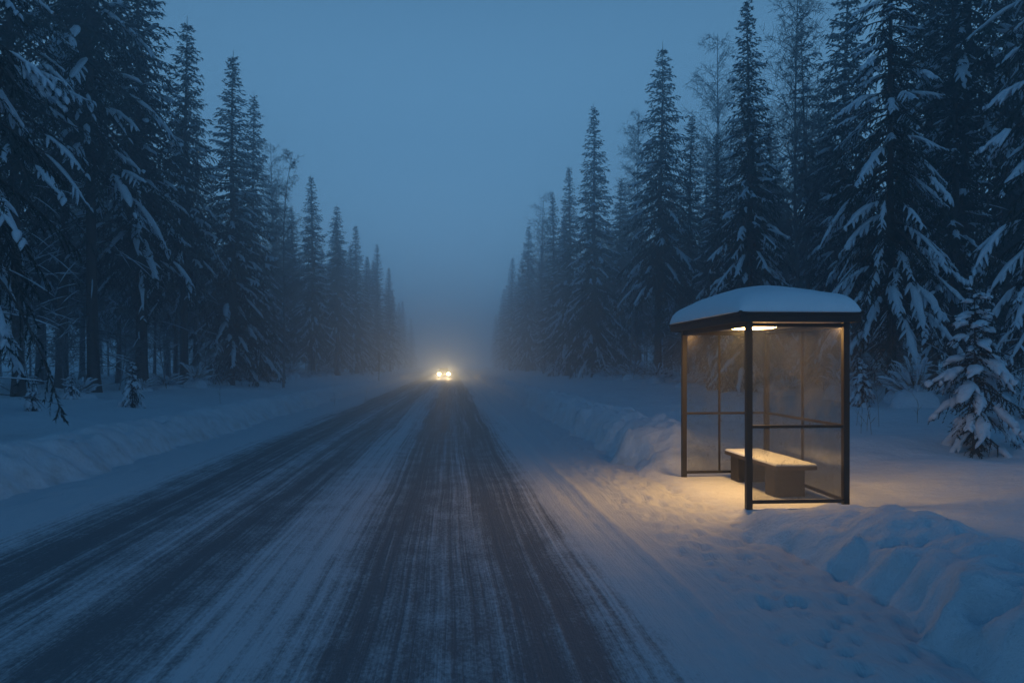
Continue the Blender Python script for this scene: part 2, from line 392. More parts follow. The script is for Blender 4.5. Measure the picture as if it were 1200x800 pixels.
    if sp_: gs.tubes(np.array(sp_), np.array(sr_), K+1, .62)
    if fp: gs.tubes(np.array(fp), np.array(fr_), K, .62)
    # needles
    p = np.concatenate(tw_p); d = np.concatenate(tw_d); l = np.concatenate(tw_l); sd = np.concatenate(tw_s)
    n = len(p)
    u = (np.arange(M)+r.rand(n, M))/M
    pos = p[:, None]+d[:, None]*(l[:, None]*u)[..., None]; pos[..., 2] -= .28*l[:, None]*u*u
    up = np.cross(d, sd); up /= np.linalg.norm(up, axis=1, keepdims=True)+1e-9
    s_ = np.cross(up, d)
    ang = np.where(np.arange(M) % 2 == 0, 1, -1)[None]*r.uniform(.25, .95, (n, M)); lift = r.uniform(-.55, .3, (n, M))
    bd = d[:, None]*np.cos(ang)[..., None]+s_[:, None]*np.sin(ang)[..., None]+up[:, None]*lift[..., None]
    bd[..., 2] -= r.uniform(0, .45, (n, M)); bd /= np.linalg.norm(bd, axis=2, keepdims=True)
    ln = nl*r.uniform(.6, 1.35, (n, M)); wd = nw*r.uniform(.6, 1.3, (n, M))
    wv = np.cross(bd, r.normal(size=(n, M, 3))+np.array([0, 0, 1.6])); wv /= np.linalg.norm(wv, axis=2, keepdims=True)+1e-9
    A = pos+wv*wd[..., None]; B = pos-wv*wd[..., None]; C = pos+bd*ln[..., None]
    V = np.stack([A, B, C], 2).reshape(-1, 3); nn = n*M
    gc.add(V, t=np.arange(nn*3).reshape(-1, 3))
    # strip along the twig itself
    e = p+d*l[:, None]; e[:, 2] -= .28*l; w2 = s_*nw*1.0
    gc.add(np.stack([p+w2, p-w2, e], 1).reshape(-1, 3), t=np.arange(n*3).reshape(-1, 3))
    # dead boughs on the lower trunk
    if dead and cb > 1.5:
        dp, drd = [], []
        for k in range(dead):
            z0 = r.uniform(.9, cb*1.02); a = r.rand()*6.283; Lb = r.uniform(.4, 1.0)*min(2.6, Rm*.75)
            hx = Lb*t; hz = Lb*(r.uniform(-.1, .25)*t-r.uniform(.15, .6)*t**2); wv_ = r.uniform(-.2, .2)*Lb*t*t
            x0, y0 = ax(z0); ca, sa = math.cos(a), math.sin(a)
            P = np.stack([x0+hx*ca-wv_*sa, y0+hx*sa+wv_*ca, z0+hz], -1); dp.append(P); drd.append(.017*(1-.8*t))
            for q_ in range(5):
                i = r.randint(3, Sg-1); dd = np.array([ca*.6-sa*r.uniform(-1, 1), sa*.6+ca*r.uniform(-1, 1), -r.uniform(0, .7)])
                Q = P[i]+dd*np.linspace(0, r.uniform(.2, .6), Sg)[:, None]; dp.append(Q); drd.append(.007*(1-.7*t))
            if r.rand() < snow:
                Q = P[3:, :].copy(); Q = np.stack([np.interp(np.linspace(0, 1, 7), np.linspace(0, 1, len(Q)), Q[:, i]) for i in range(3)], -1); Q[:, 2] += .014
                gs.tubes(Q[None], (np.array([.2, .8, 1, .9, 1, .7, .1])*.024)[None], 4, .8)
        gt.tubes(np.array(dp), np.array(drd), 3)
    return gt, gc, gs

def make_tree(kind_name, gs3, names=('trunk', 'crown', 'snow_load')):
    root = bpy.data.objects.new(kind_name, None); col.objects.link(root)
    gt, gc, gs = gs3
    ks = [link(names[0], gt.mesh(names[0], M_BARK, True), root)]
    ks.append(link(names[1], gc.mesh(names[1], [M_NEEDLE, M_BARK]), root))
    if gs and gs.n: ks.append(tag(link(names[2], gs.mesh(names[2], M_TREESNOW, True), root), kind='stuff'))
    KIDS[root.name] = ks
    return root

def bare_tree(seed, H, tr=.1, spread=.5, n1=46, frost=True, lean=0.0):
    r = rs(seed); gt, gc = G(), G()
    S = 16; t = np.linspace(0, 1, S)
    P = np.stack([lean*H*t**3+.15*np.sin(t*5+seed), .15*np.cos(t*4+seed), -.2+t*(H+.2)-abs(lean)*H*.35*t**4], -1)
    gt.tubes(P[None], (tr*(1-.93*t)+.006)[None], 7)
    b1, r1, b2, r2, b3, r3 = [], [], [], [], [], []
    s = np.linspace(0, 1, 7)
    for k in range(n1):
        f = r.uniform(.22, .99); p0 = np.array([np.interp(f, t, P[:, i]) for i in range(3)]); a = r.rand()*6.283
        L1 = H*spread*.42*(1.05-f)**.6*r.uniform(.6, 1.1)+.3; el = r.uniform(.75, 1.5)
        d = np.array([math.cos(a), math.sin(a), el]); d /= np.linalg.norm(d)
        Q = p0+d*L1*s[:, None]; Q[:, 2] -= .18*L1*s**2.5; Q += np.cumsum(r.normal(0, .018*L1, (7, 3)), 0)*s[:, None]
        b1.append(Q); r1.append((tr*.30*(1.1-f)+.008)*(1-.8*s))
        for m in range(10):
            i = r.randint(1, 7); dd = d*.7+r.normal(0, .55, 3); dd /= np.linalg.norm(dd); L2 = L1*r.uniform(.18, .45)
            Q2 = Q[i]+dd*L2*s[:, None]; Q2[:, 2] -= .2*L2*s**2; b2.append(Q2); r2.append(.009*(1-.6*s))
            for q in range(6):
                j = r.randint(2, 7); d3 = dd*.6+r.normal(0, .6, 3); d3[2] -= .2; d3 /= np.linalg.norm(d3); L3 = L2*r.uniform(.25, .6)
                Q3 = Q2[j]+d3*L3*s[::2][:, None]; b3.append(Q3); r3.append(np.full(4, .006))
    gt.tubes(np.array(b1), np.array(r1), 4)
    gc.tubes(np.array(b2), np.array(r2), 3); gc.tubes(np.array(b3), np.array(r3), 3)
    return gt, gc
def make_bare(name, g2):
    root = bpy.data.objects.new(name, None); col.objects.link(root)
    KIDS[root.name] = [link('trunk', g2[0].mesh('trunk', M_TWIG, True), root), link('crown', g2[1].mesh('crown', M_TWIG), root)]
    return root

PROTO = {}
def use(key):
    """the first call hands out the prototype itself, later ones a copy"""
    o, used = PROTO[key][0], PROTO[key][1]
    if not used: PROTO[key][1] = True; return o
    return copy_tree(o)
HT = {}
def reg(key, root, H): PROTO[key] = [root, False]; HT[key] = H
for i in range(5):
    H = 21
    reg('mid%d' % i, make_tree('spruce_tree', spruce(100+i, H, [2.2, 3.0, 1.4, 2.8, 6.0][i], [3.3, 3.0, 3.5, 2.6, 3.2][i], snow=[.55, .45, .6, .45, .4][i], nb=8, dz=.36, M=7, nl=.17, nw=.036, droop=[.62, .5, .72, .45, .6][i])), H)
for i in range(2):
    reg('tall%d' % i, make_tree('spruce_tree', spruce(200+i, 25, 8.5+2*i, 3.7, snow=.5, nb=7, dz=.42, dead=60, droop=.6, trunk_r=.22)), 25)
reg('forest0', make_tree('spruce_tree', spruce(220, 20, 8, 3.0, snow=.35, nb=5, dz=.5, M=5, dead=40, droop=.55, trunk_r=.14)), 20)
reg('forest1', make_tree('spruce_tree', spruce(221, 17, 6, 2.7, snow=.4, nb=5, dz=.45, M=5, dead=24, droop=.55, trunk_r=.11)), 17)
heavy = dict(snow=.68, twstep=.10, M=17, nl=.11, nw=.021, snowr=.088, fing=.8, K=6, dz=.50)
reg('near0', make_tree('spruce_tree', spruce(301, 19, 4.0, 3.1, nb=6, droop=.8, dead=20, **{**heavy, 'dz': .72})), 19)
reg('near1', make_tree('spruce_tree', spruce(302, 21, 2.6, 2.8, nb=6, droop=.8, dead=30, **{**heavy, 'dz': .62})), 21)
reg('near2', make_tree('spruce_tree', spruce(303, 22, 3.8, 3.7, nb=7, droop=.8, dead=46, trunk_r=.2, **{**heavy, 'dz': .46, 'snow': .62})), 22)
small = dict(cb=.12, nb=7, twstep=.05, M=9, nl=.06, nw=.012, snowr=.145, fing=.55, droop=.95, K=6, dead=0, snow=.86, s0a=.12, s0b=.45)
reg('small0', make_tree('young_spruce', spruce(401, 2.85, Rm=.95, dz=.25, **small)), 2.85)
reg('small1', make_tree('young_spruce', spruce(402, 1.7, Rm=.55, dz=.2, **small)), 1.7)
reg('small2', make_tree('young_spruce', spruce(403, 1.5, Rm=.6, dz=.22, **small)), 1.5)
reg('bare0', make_bare('bare_birch', bare_tree(501, 20, .12, .5, 130)), 20)
reg('bare1', make_bare('bare_birch', bare_tree(502, 19, .10, .42, 120)), 19)
reg('bare2', make_bare('bare_birch', bare_tree(503, 15, .07, .3, 60, lean=.06)), 15)
reg('sapling', make_bare('bare_sapling', bare_tree(504, 4, .022, .55, 16)), 4)

def put(key, x, y, h=None, rot=None, wide=1.0, label=None, cat='tree', group=None, seed=0, sink=.0):
    o = use(key); s = (h/HT[key]) if h else 1.0
    o.location = (x, y, gz(x, y)-sink); o.rotation_euler = (0, 0, rot if rot is not None else (seed*2.399) % 6.283)
    o.scale = (s*wide, s*wide, s)
    if cat == 'tree': o.rotation_euler[0] = .016*math.sin(x*12.7+y*3.1); o.rotation_euler[1] = .016*math.sin(x*5.3+y*9.7)
    tag(o, label, cat, group)
    return o
def put_px(key, px, depth, tip=None, **kw):
    x, y = spot(px, depth); h = None
    if tip is not None: h = (HZ-tip)/F*depth+CAMZ-gz(x, y)
    return put(key, x, y, h=h, **kw)
GL, GR = 'spruces lining the left side of the road', 'spruces lining the right side of the road'
# right side, far to near
put_px('mid1', 598, 160, 300, label='palest farthest spruce on the right, beside the foggy gap above the road', group=GR, rot=.3)
put_px('mid0', 618, 128, 262, label='misty spruce between the palest right spruce and a taller pointed one', group=GR, rot=1.1)
put_px('bare0', 636, 102, 226, label='hazy bare birch rising among far right spruces', group='bare birches', rot=2)
put_px('mid3', 650, 92, 222, label='slim foggy spruce just left of a pair of pointed spruces on the right', group=GR, rot=2.2)
put_px('mid2', 668, 79, 190, wide=.9, label='pointed spruce shorter than and left of its steep dark neighbour right of road', group=GR, rot=4)
put_px('mid0', 697, 65, 122, wide=1.0, label='steep pointed spruce standing clear against the sky left of a frosty birch', group=GR, rot=5)
put_px('bare1', 742, 68, 132, label='frosty bare birch filling the gap between two pointed right spruces', group='bare birches', rot=1)
put_px('mid4', 771, 47, 47, wide=1.0, label='tall dark spruce with an uneven crown, left of and above the shelter roof', group=GR, rot=2.7)
put_px('mid3', 806, 53, 130, wide=1.0, label='narrow snowy spruce half hidden behind the tall one left of shelter', group=GR, rot=.4)
put_px('bare0', 838, 58, 38, label='tall pale birch crown behind the narrow spruce above the shelter', group='bare birches', rot=4)
put_px('mid2', 878, 33.5, -12, wide=.92, label='broad dark spruce rising straight above the shelter roof', group=GR, rot=3.3)
put_px('bare1', 938, 36, -30, label='thin bare birch between two large spruces behind the shelter', group='bare birches', rot=3)
put_px('near2', 1045, 23, -170, wide=1.0, label='large spruce with bare trunk foot and snow laden boughs right of shelter', group=GR, rot=1.0)
put_px('tall1', 1124, 27, -300, label='dark trunked tall spruce behind the snow covered young spruce', group=GR, rot=.6)
put_px('near1', 1228, 15.8, -350, label='nearest right spruce, heavy snowy boughs hanging in from the picture edge', group=GR, rot=2.1)
put_px('mid2', 985, 38, -60, label='spruce in the gloom directly between birch and large snow laden spruce', group=GR, rot=.2)
put_px('mid0', 1178, 30, -160, label='dark spruce filling the gap at the right edge behind the nearest right spruce', group=GR, rot=2.9)
put_px('mid3', 1090, 33, -140, wide=1.25, label='dark spruce seen between the large snow laden spruce and the dark trunked tall one', group=GR, rot=5.1)
put_px('mid2', 725, 74, 205, label='hazy spruce filling in below the frosty birch between two pointed right spruces', group=GR, rot=1.3)
put_px('mid2', 838, 44, 150, label='spruce close behind the left end of the shelter roof', group=GR, rot=3.9)
# left side, far to near
put_px('mid1', 457, 150, 312, label='faintest spruce on the left fading into fog', group=GL, rot=.5)
put_px('mid3', 441, 132, 283, label='misty small looking spruce above the roadside marker pole', group=GL, rot=1.5)
put_px('mid0', 418, 108, 262, label='misty spruce second beyond the dark pointed pair on the left', group=GL, rot=2.5)
put_px('mid4', 396, 91, 237, label='foggy spruce just right of the sharply pointed mid distance left spruce', group=GL, rot=3.5)
put_px('mid1', 367, 76, 203, wide=1.05, label='sharply pointed hazy spruce standing alone right of the bent birch', group=GL, rot=4.5)
put_px('mid3', 346, 84, 240, label='short hazy spruce tucked behind the bent birch', group=GL, rot=1.9)
put_px('bare2', 331, 48, 172, label='thin bent bare birch at the left forest edge', group='bare birches', rot=.2)
put_px('bare0', 318, 66, 168, label='pale bare birch behind the bent one', group='bare birches', rot=5)
put_px('mid2', 297, 56, 106, wide=.95, label='spruce peeking out right behind the tall dark pointed left spruce', group=GL, rot=.9)
put_px('mid0', 269, 48, 58, wide=1.08, label='tall dark pointed spruce with sagging snowy boughs, full against the sky', group=GL, rot=2.0)
put_px('mid4', 216, 43, 20, wide=1.0, label='spruce with a slim spire left of the tall dark pointed one', group=GL, rot=4.2)
put_px('mid4', 166, 36, -90, wide=1.15, label='wide spruce crown leaning over the forest edge, its top out of view', group=GL, rot=5.3)
put_px('tall0', 110, 31, -330, label='thick bare dark trunk with a high crown at left forest edge', group=GL, rot=.8)
put_px('tall1', 72, 35, -300, label='slender tall trunk just left of the thick bare one', group=GL, rot=3.1)
put_px('near0', -52, 15.5, -520, label='nearest left spruce with big snow laden boughs hanging at picture edge', group=GL, rot=1.2)
put_px('tall0', 22, 27, -300, wide=1.0, label='tall spruce with a bare lower trunk right behind the nearest left one', group=GL, rot=4.9)
# young spruces
GY = 'young snow covered spruces'
put_px('small0', 1143, 13.6, 333, wide=1.12, label='largest young spruce buried in snow right of the shelter', cat='young tree', group=GY, rot=.4)
put_px('small1', 1010, 20.5, 418, label='young spruce standing close behind the shelter back corner', cat='young tree', group=GY, rot=1.9)
put_px('small1', 1212, 15.5, 420, label='young spruce at the picture edge beside the largest young one', cat='young tree', group=GY, rot=2.6)
put_px('small2', 155, 24.5, 424, wide=.9, label='small snow capped spruce alone before the trunks on the left', cat='young tree', group=GY, rot=.3)
put_px('small1', 38, 21, 440, label='young spruce under the nearest left spruce boughs', cat='young tree', group=GY, rot=4)
put_px('small2', 84, 26, 436, label='drooping young spruce below the slender left trunk', cat='young tree', group=GY, rot=2.2)

# the crowded forest behind the front row
r = rs(9)
taken = []
def free(x, y, d): return all((x-a)**2+(y-b)**2 > d*d for a, b in taken)
for side, cnt in ((-1, 118), (1, 104)):
    n = tries = 0
    while n < cnt and tries < 9000:
        tries += 1
        y = 8+130*r.rand()**1.35; off = 2.5+24*r.rand()**1.2
        x = (13.6+off) if side > 0 else -(14.6+off)
        px = 530+F*x/max(y, 1)
        if not (-230 < px < 1420) or not free(x, y, 2.3): continue
        taken.append((x, y)); n += 1
        q = r.rand()
        if q < .36: k, h = 'forest0', r.uniform(16, 21)
        elif q < .72: k, h = 'forest1', r.uniform(12, 18)
        elif q < .88: k, h = 'mid%d' % r.choice([3, 4, 4]), r.uniform(15, 20)
        else: k, h = 'bare%d' % r.randint(2), r.uniform(13, 18)
        bare = k.startswith('bare')
        sname = 'left' if side < 0 else 'right'
        put(k, x, y, h=h, rot=r.rand()*6.28,
            label=('frosted bare birch standing deep inside the %s forest' if bare else 'dark spruce crowded in the gloom behind the %s front row') % sname,
            group=('birches inside the %s forest' if bare else 'spruces inside the %s forest') % sname)
# far front rows that melt into the fog
for side, x0 in ((-1, -13.4), (1, 12.6)):
    for k, y in enumerate(np.concatenate([np.arange(96, 180, 7), np.arange(180, 290, 13)])):
        x = x0+side*(r.rand()*5)
        put('mid%d' % (k % 5), x, y+r.uniform(-2, 2), h=r.uniform(17, 21.5), rot=r.rand()*6.28,
            label='blurred spruce dissolving in distant fog on the %s' % ('left' if side < 0 else 'right'), group='%s spruces dissolving in the fog' % ('left' if side < 0 else 'right'))
# saplings along the forest edge
for side in (-1, 1):
    for k in range(26):
        y = 16+60*r.rand()**1.3; x = side*(11.3+3.2*r.rand())-(1 if side < 0 else 0)
        put('sapling', x, y, h=r.uniform(1.0, 4.2), rot=r.rand()*6.28, label='thin bare sapling at the snowy forest edge on the %s' % ('left' if side < 0 else 'right'), cat='sapling', group='bare saplings at the %s forest edge' % ('left' if side < 0 else 'right'))

# ------------------------------------------------------------------ snow laden bushes
def bush(seed, n=70, h=.7, w=.7):
    r = rs(seed); gt, gs = G(), G(); s = np.linspace(0, 1, 6); b, rr, sp_, sr = [], [], [], []
    for k in range(n):
        a = r.rand()*6.283; L = h*r.uniform(.4, 1.15); o = r.uniform(.2, 1)*w
        Q = np.stack([math.cos(a)*o*s**1.2, math.sin(a)*o*s**1.2, L*(1.35*s-.55*s**2.6)], -1)+r.normal(0, .012, (6, 3))
        b.append(Q); rr.append(.007*(1-.6*s))
        for q in range(3):
            i = r.randint(2, 6); d = r.normal(0, 1, 3); d[2] = abs(d[2])*.4; d /= np.linalg.norm(d)
            Q2 = Q[i]+d*r.uniform(.1, .28)*s[:, None]; b.append(Q2); rr.append(.004*(1-.5*s))
        if r.rand() < .6:
            Q3 = Q[2:]+0; Q3 = np.stack([np.interp(np.linspace(0, 1, 6), np.linspace(0, 1, 4), Q3[:, i]) for i in range(3)], -1)
            sp_.append(Q3+[0, 0, .015]); sr.append(np.array([.15, .8, 1, .9, .8, .1])*r.uniform(.02, .06))
    gt.tubes(np.array(b), np.array(rr), 3); gs.tubes(np.array(sp_), np.array(sr), 6, .75)
    # mound of snow settled in its middle
    th = np.linspace(0, 2*np.pi, 14, endpoint=False); rg = np.linspace(0, 1, 7)
    V = [[(w*.62*q*math.cos(a)*(1+.2*math.sin(3*a+seed)), w*.62*q*math.sin(a)*(1+.2*math.sin(2*a+seed)), h*.42*math.sqrt(max(0, 1-q*q))*(1+.12*math.sin(5*a+4*q))-.06) for a in th] for q in rg]
    K = 14; gs.add(np.array(V), [(i*K+k, i*K+(k+1) % K, (i+1)*K+(k+1) % K, (i+1)*K+k) for i in range(6) for k in range(K)])
    root = bpy.data.objects.new('snowy_bush', None); col.objects.link(root)
    KIDS[root.name] = [link('twigs', gt.mesh('twigs', M_STEM), root), tag(link('snow_load', gs.mesh('snow_load', M_TREESNOW, True), root), kind='stuff')]
    return root
for i in range(3): reg('bush%d' % i, bush(600+i, 60+10*i, [.8, .6, 1.0][i], [.8, .9, .7][i]), 1.0)
for side in (-1, 1):
    for k in range(34):
        y = 14+78*r.rand()**1.25; x = side*(11.4+2.2*r.rand()**1.3)-(1.1 if side < 0 else 0)
        o = put('bush%d' % r.randint(3), x, y, rot=r.rand()*6.28, label='low bush bowed under snow beneath the %s trees' % ('left' if side < 0 else 'right'), cat='bush', group='snowy bushes beneath the %s trees' % ('left' if side < 0 else 'right'))
        s = r.uniform(.6, 1.5); o.scale = (s, s, s*r.uniform(.8, 1.3))
# dry stalks by the shelter
def stalk(seed):
    r = rs(seed); g = G(); s = np.linspace(0, 1, 7); b, rr = [], []
    H = r.uniform(.45, .8)
    Q = np.stack([.1*s**2*r.uniform(-1, 1), .1*s**2*r.uniform(-1, 1), H*s], -1); b.append(Q); rr.append(.006*(1-.6*s))
    for q in range(6):
        i = r.randint(2, 7); a = r.rand()*6.28; b.append(Q[i]+np.array([math.cos(a), math.sin(a), 1.3])*r.uniform(.06, .16)*s[:, None]); rr.append(.004*(1-.5*s))
    g.tubes(np.array(b), np.array(rr), 4)
    return link('dry_stalk', g.mesh('dry_stalk', M_STEM))
for k, (px, d) in enumerate([(1009, 15.5), (1016, 16), (1021, 15.2), (1030, 16.6), (1004, 17), (428, 40), (392, 36), (258, 29), (1075, 17)]):
    o = stalk(700+k); x, y = spot(px, d); o.location = (x, y, gz(x, y)-.04)
    tag(o, 'dry stalk poking out of snow ' + ('behind the shelter' if k < 5 or k == 8 else 'before the left trees'), 'dry plant', 'dry stalks ' + ('behind the shelter' if k < 5 or k == 8 else 'before the left trees'))

# ------------------------------------------------------------------ shelter
sh = bpy.data.objects.new('bus_shelter', None); col.objects.link(sh); sh.location = (0, 0, 0)
tag(sh, 'lit glass bus shelter with thick snow on its flat roof', 'bus shelter')
A = np.array([3.57, 9.38]); B = np.array([4.78, 9.38]); C = np.array([4.90, 12.12]); D = np.array([3.57, 12.07])
TOP = FLOOR+2.26
def bar(p, q, z0, z1, w, name, parent, mat=M_METAL, bv=.005, ext=0.0):
    """upright slab between plan points p and q, w thick"""
    p = np.array(p, float); q = np.array(q, float); d = (q-p)/np.linalg.norm(q-p); n = np.array([-d[1], d[0]])*w/2; p = p-d*ext; q = q+d*ext
    v = [(*(p-n), z0), (*(q-n), z0), (*(q+n), z0), (*(p+n), z0), (*(p-n), z1), (*(q-n), z1), (*(q+n), z1), (*(p+n), z1)]
    g = G(); g.add(v, [(3, 2, 1, 0), (4, 5, 6, 7), (0, 1, 5, 4), (1, 2, 6, 5), (2, 3, 7, 6), (3, 0, 4, 7)])
    return bevel(link(name, g.mesh(name, mat), parent), bv) if bv else link(name, g.mesh(name, mat), parent)
PW = .075
for P in (A, B, C, D):
    bar(P-[PW/2, 0], P+[PW/2, 0], FLOOR-.25, TOP-.002, PW, 'post', sh)
    # foot collar just above the trodden snow
def inner(p, q, m): 
    d = (q-p)/np.linalg.norm(q-p); return p+d*m, q-d*m
RAILZ = FLOOR+.98
def panel(p, q, mull):
    a, b = inner(p, q, PW/2+.001)
    for (z0, z1) in ((FLOOR+.05, FLOOR+.092), (RAILZ-.018, RAILZ+.018), (TOP-.075, TOP-.03)):
        bar(a, b, z0, z1, .036, 'rail', sh)
    cuts = [0.0]+mull+[1.0]
    for m in mull:
        c = a+(b-a)*m; d = (b-a)/np.linalg.norm(b-a)
        bar(c-d*.014, c+d*.014, FLOOR+.093, RAILZ-.019, .034, 'mullion', sh, bv=.003)
        bar(c-d*.014, c+d*.014, RAILZ+.019, TOP-.076, .034, 'mullion', sh, bv=.003)
    for i in range(len(cuts)-1):
        s = a+(b-a)*cuts[i]; e = a+(b-a)*cuts[i+1]
        s, e = inner(s, e, .016)
        for z0, z1 in ((FLOOR+.094, RAILZ-.02), (RAILZ+.02, TOP-.077)):
            bar(s, e, z0, z1, .008, 'glass_pane', sh, M_GLASS, bv=0)
            # gasket line: slim inner bead round the pane
panel(A, B, [])
panel(B, C, [.48])
panel(C, D, [.58])
# front header beam
a, b = inner(D, A, PW/2+.001)
bar(a, b, TOP-.075, TOP-.004, .05, 'header', sh)
# roof: fascia ring, underside, snow
ov = .16
rx0, rx1, ry0, ry1 = 3.57-ov, 4.90, 9.38-ov, 12.12+ov
g = G(); g.box(rx0+.02, rx1-.02, ry0+.02, ry1-.02, TOP, TOP+.05)
roof = link('roof', g.mesh('roof', M_CEIL), sh)
def ring(x0, x1, y0, y1, z0, z1, th, name, parent, mat=M_METAL):
    g = G()
    g.box(x0, x1, y0, y0+th, z0, z1); g.box(x0, x1, y1-th, y1, z0, z1); g.box(x0, x0+th, y0+th+.0005, y1-th-.0005, z0, z1); g.box(x1-th, x1, y0+th+.0005, y1-th-.0005, z0, z1)
    return bevel(link(name, g.mesh(name, mat), parent), .006)
ring(rx0, rx1, ry0, ry1, TOP-.022, TOP+.085, .018, 'fascia', roof)
ring(rx0-.018, rx1+.018, ry0-.018, ry1+.018, TOP+.062, TOP+.112, .03, 'roof_edge', roof)
# snow slab with rounded, slightly overhanging edges and a domed top
nx, ny = 46, 70
U, V = np.meshgrid(np.linspace(-1, 1, nx), np.linspace(-1, 1, ny))
def sq(u): return np.sign(u)*(1-(1-np.abs(u))**1.9)
X = (rx0+rx1)/2+(rx1-rx0+.10)/2*sq(U); Y = (ry0+ry1)/2+(ry1-ry0+.10)/2*sq(V)
eu = np.clip((1-np.abs(sq(U)))/.34, 0, 1); ev = np.clip((1-np.abs(sq(V)))/.18, 0, 1)
cu, cv = np.abs(sq(U))**7, np.abs(sq(V))**14
X = (X-(rx0+rx1)/2)*(1-.05*cv)+(rx0+rx1)/2; Y = (Y-(ry0+ry1)/2)*(1-.03*cu)+(ry0+ry1)/2
ed = np.minimum(eu, ev)
prof = (np.clip(1-(1-eu)**2.6, 0, 1)*np.clip(1-(1-ev)**2.6, 0, 1))**.55
Z = TOP+.10+.21*prof+.20*(1-np.abs(sq(U))**2.2)*(1-np.abs(sq(V))**2.4)+.05*(fbm(X*1.3, Y*1.1, 5)-.5)*prof
wob = .03*(fbm(X*3+9, Y*3, 15)-.5)*2
X = X+wob*(1-ed); Y = Y+wob*(1-ed)
g = G(); i = np.arange(ny-1)[:, None]*nx+np.arange(nx-1)[None, :]
g.add(np.stack([X, Y, Z], -1), np.stack([i, i+1, i+nx+1, i+nx], -1))
Zb = np.full_like(Z, TOP+.095)
Xb = (X-(rx0+rx1)/2)*.985+(rx0+rx1)/2; Yb = (Y-(ry0+ry1)/2)*.99+(ry0+ry1)/2
g.add(np.stack([Xb, Yb, Zb], -1), np.stack([i, i+nx, i+nx+1, i+1], -1))
# rim that joins top and underside
idx = np.concatenate([np.arange(nx), np.arange(1, ny)*nx+nx-1, (ny-1)*nx+np.arange(nx-2, -1, -1), np.arange(ny-2, 0, -1)*nx]); n0 = nx*ny
g.q.append(np.array([(idx[k], idx[(k+1) % len(idx)], idx[(k+1) % len(idx)]+n0, idx[k]+n0) for k in range(len(idx))][:])); g.qm.append(np.zeros(len(idx)))
link('roof_snow', g.mesh('roof_snow', M_SNOWSMOOTH, True), roof)
# ceiling lamp: round housing with a glowing diffuser
lx, ly = spot(879, 10.75)
th = np.linspace(0, 2*np.pi, 40, endpoint=False)
def disc(rings, name, mat, parent):
    K = 40; V = np.array([[(rr*math.cos(a), rr*math.sin(a), z) for a in th] for rr, z in rings])
    g = G(); g.add(V, [(i*K+k, i*K+(k+1) % K, (i+1)*K+(k+1) % K, (i+1)*K+k) for i in range(len(rings)-1) for k in range(K)])
    return link(name, g.mesh(name, mat, True), parent)
lamp = disc([(.001, TOP-.001), (.37, TOP-.001), (.37, TOP-.022), (.345, TOP-.022), (.345, TOP-.012), (.001, TOP-.012)], 'ceiling_lamp', M_METAL, sh); lamp.location = (lx, ly, 0)
df = disc([(.342, TOP-.014), (.338, TOP-.03), (.3, TOP-.042), (.2, TOP-.05), (.001, TOP-.053)], 'diffuser', M_LAMP, lamp)

# bench (not fixed to the glass): thick board on two block supports, dusted with snow
bn = bpy.data.objects.new('bench', None); col.objects.link(bn)
tag(bn, 'wooden bench on two block supports dusted with snow inside the shelter', 'bench')
bx0, bx1, by0, by1, bz = 4.17, 4.73, 10.02, 11.95, FLOOR+.36
g = G(); g.box(bx0, bx1, by0, by1, bz, bz+.055); bevel(link('seat', g.mesh('seat', M_WOOD), bn), .008)
for y0, y1 in ((by0+.10, by0+.42), (by1-.50, by1-.18)):
    g = G(); g.box(bx0+.03, bx1-.12, y0, y1, FLOOR-.1, bz-.002); bevel(link('support', g.mesh('support', M_CONC), bn), .008)
nx, ny = 24, 60
U, V = np.meshgrid(np.linspace(-1, 1, nx), np.linspace(-1, 1, ny))
X = (bx0+bx1)/2+(bx1-bx0-.006)/2*sq(U); Y = (by0+by1)/2+(by1-by0-.006)/2*sq(V)
ed = np.clip(np.minimum(1-np.abs(sq(U)), (1-np.abs(sq(V)))*3.5), 0, 1)
Z = bz+.0555+.032*np.sqrt(np.clip(1-(1-np.clip(ed/.14, 0, 1))**2, 0, 1))*(1+.5*(fbm(X*5, Y*4, 3)-.5))
g = G(); i = np.arange(ny-1)[:, None]*nx+np.arange(nx-1)[None, :]
g.add(np.stack([X, Y, Z], -1), np.stack([i, i+1, i+nx+1, i+nx], -1))
link('seat_snow', g.mesh('seat_snow', M_SNOWSMOOTH, True), bn)

# ------------------------------------------------------------------ roadside marker pole
x, y = spot(444, 70)
g = G(); g.tubes(np.array([[(0, 0, -.3), (0, 0, .8), (.01, 0, 1.7), (.0, 0, 2.55)]]), np.array([[.035, .035, .032, .026]]), 8)
o = link('marker_pole', g.mesh('marker_pole', M_BARK, True)); o.location = (x, y, gz(x, y))
tag(o, 'thin dark marker pole upright in the left roadside snow', 'pole')

# ------------------------------------------------------------------ oncoming car
car = bpy.data.objects.new('car', None); col.objects.link(car)
CX_, CY_ = spot(520.3, 115); car.location = (CX_, CY_, .02); car.rotation_euler = (0, 0, 0)
tag(car, 'oncoming dark car with both headlights glowing in the fog', 'car')
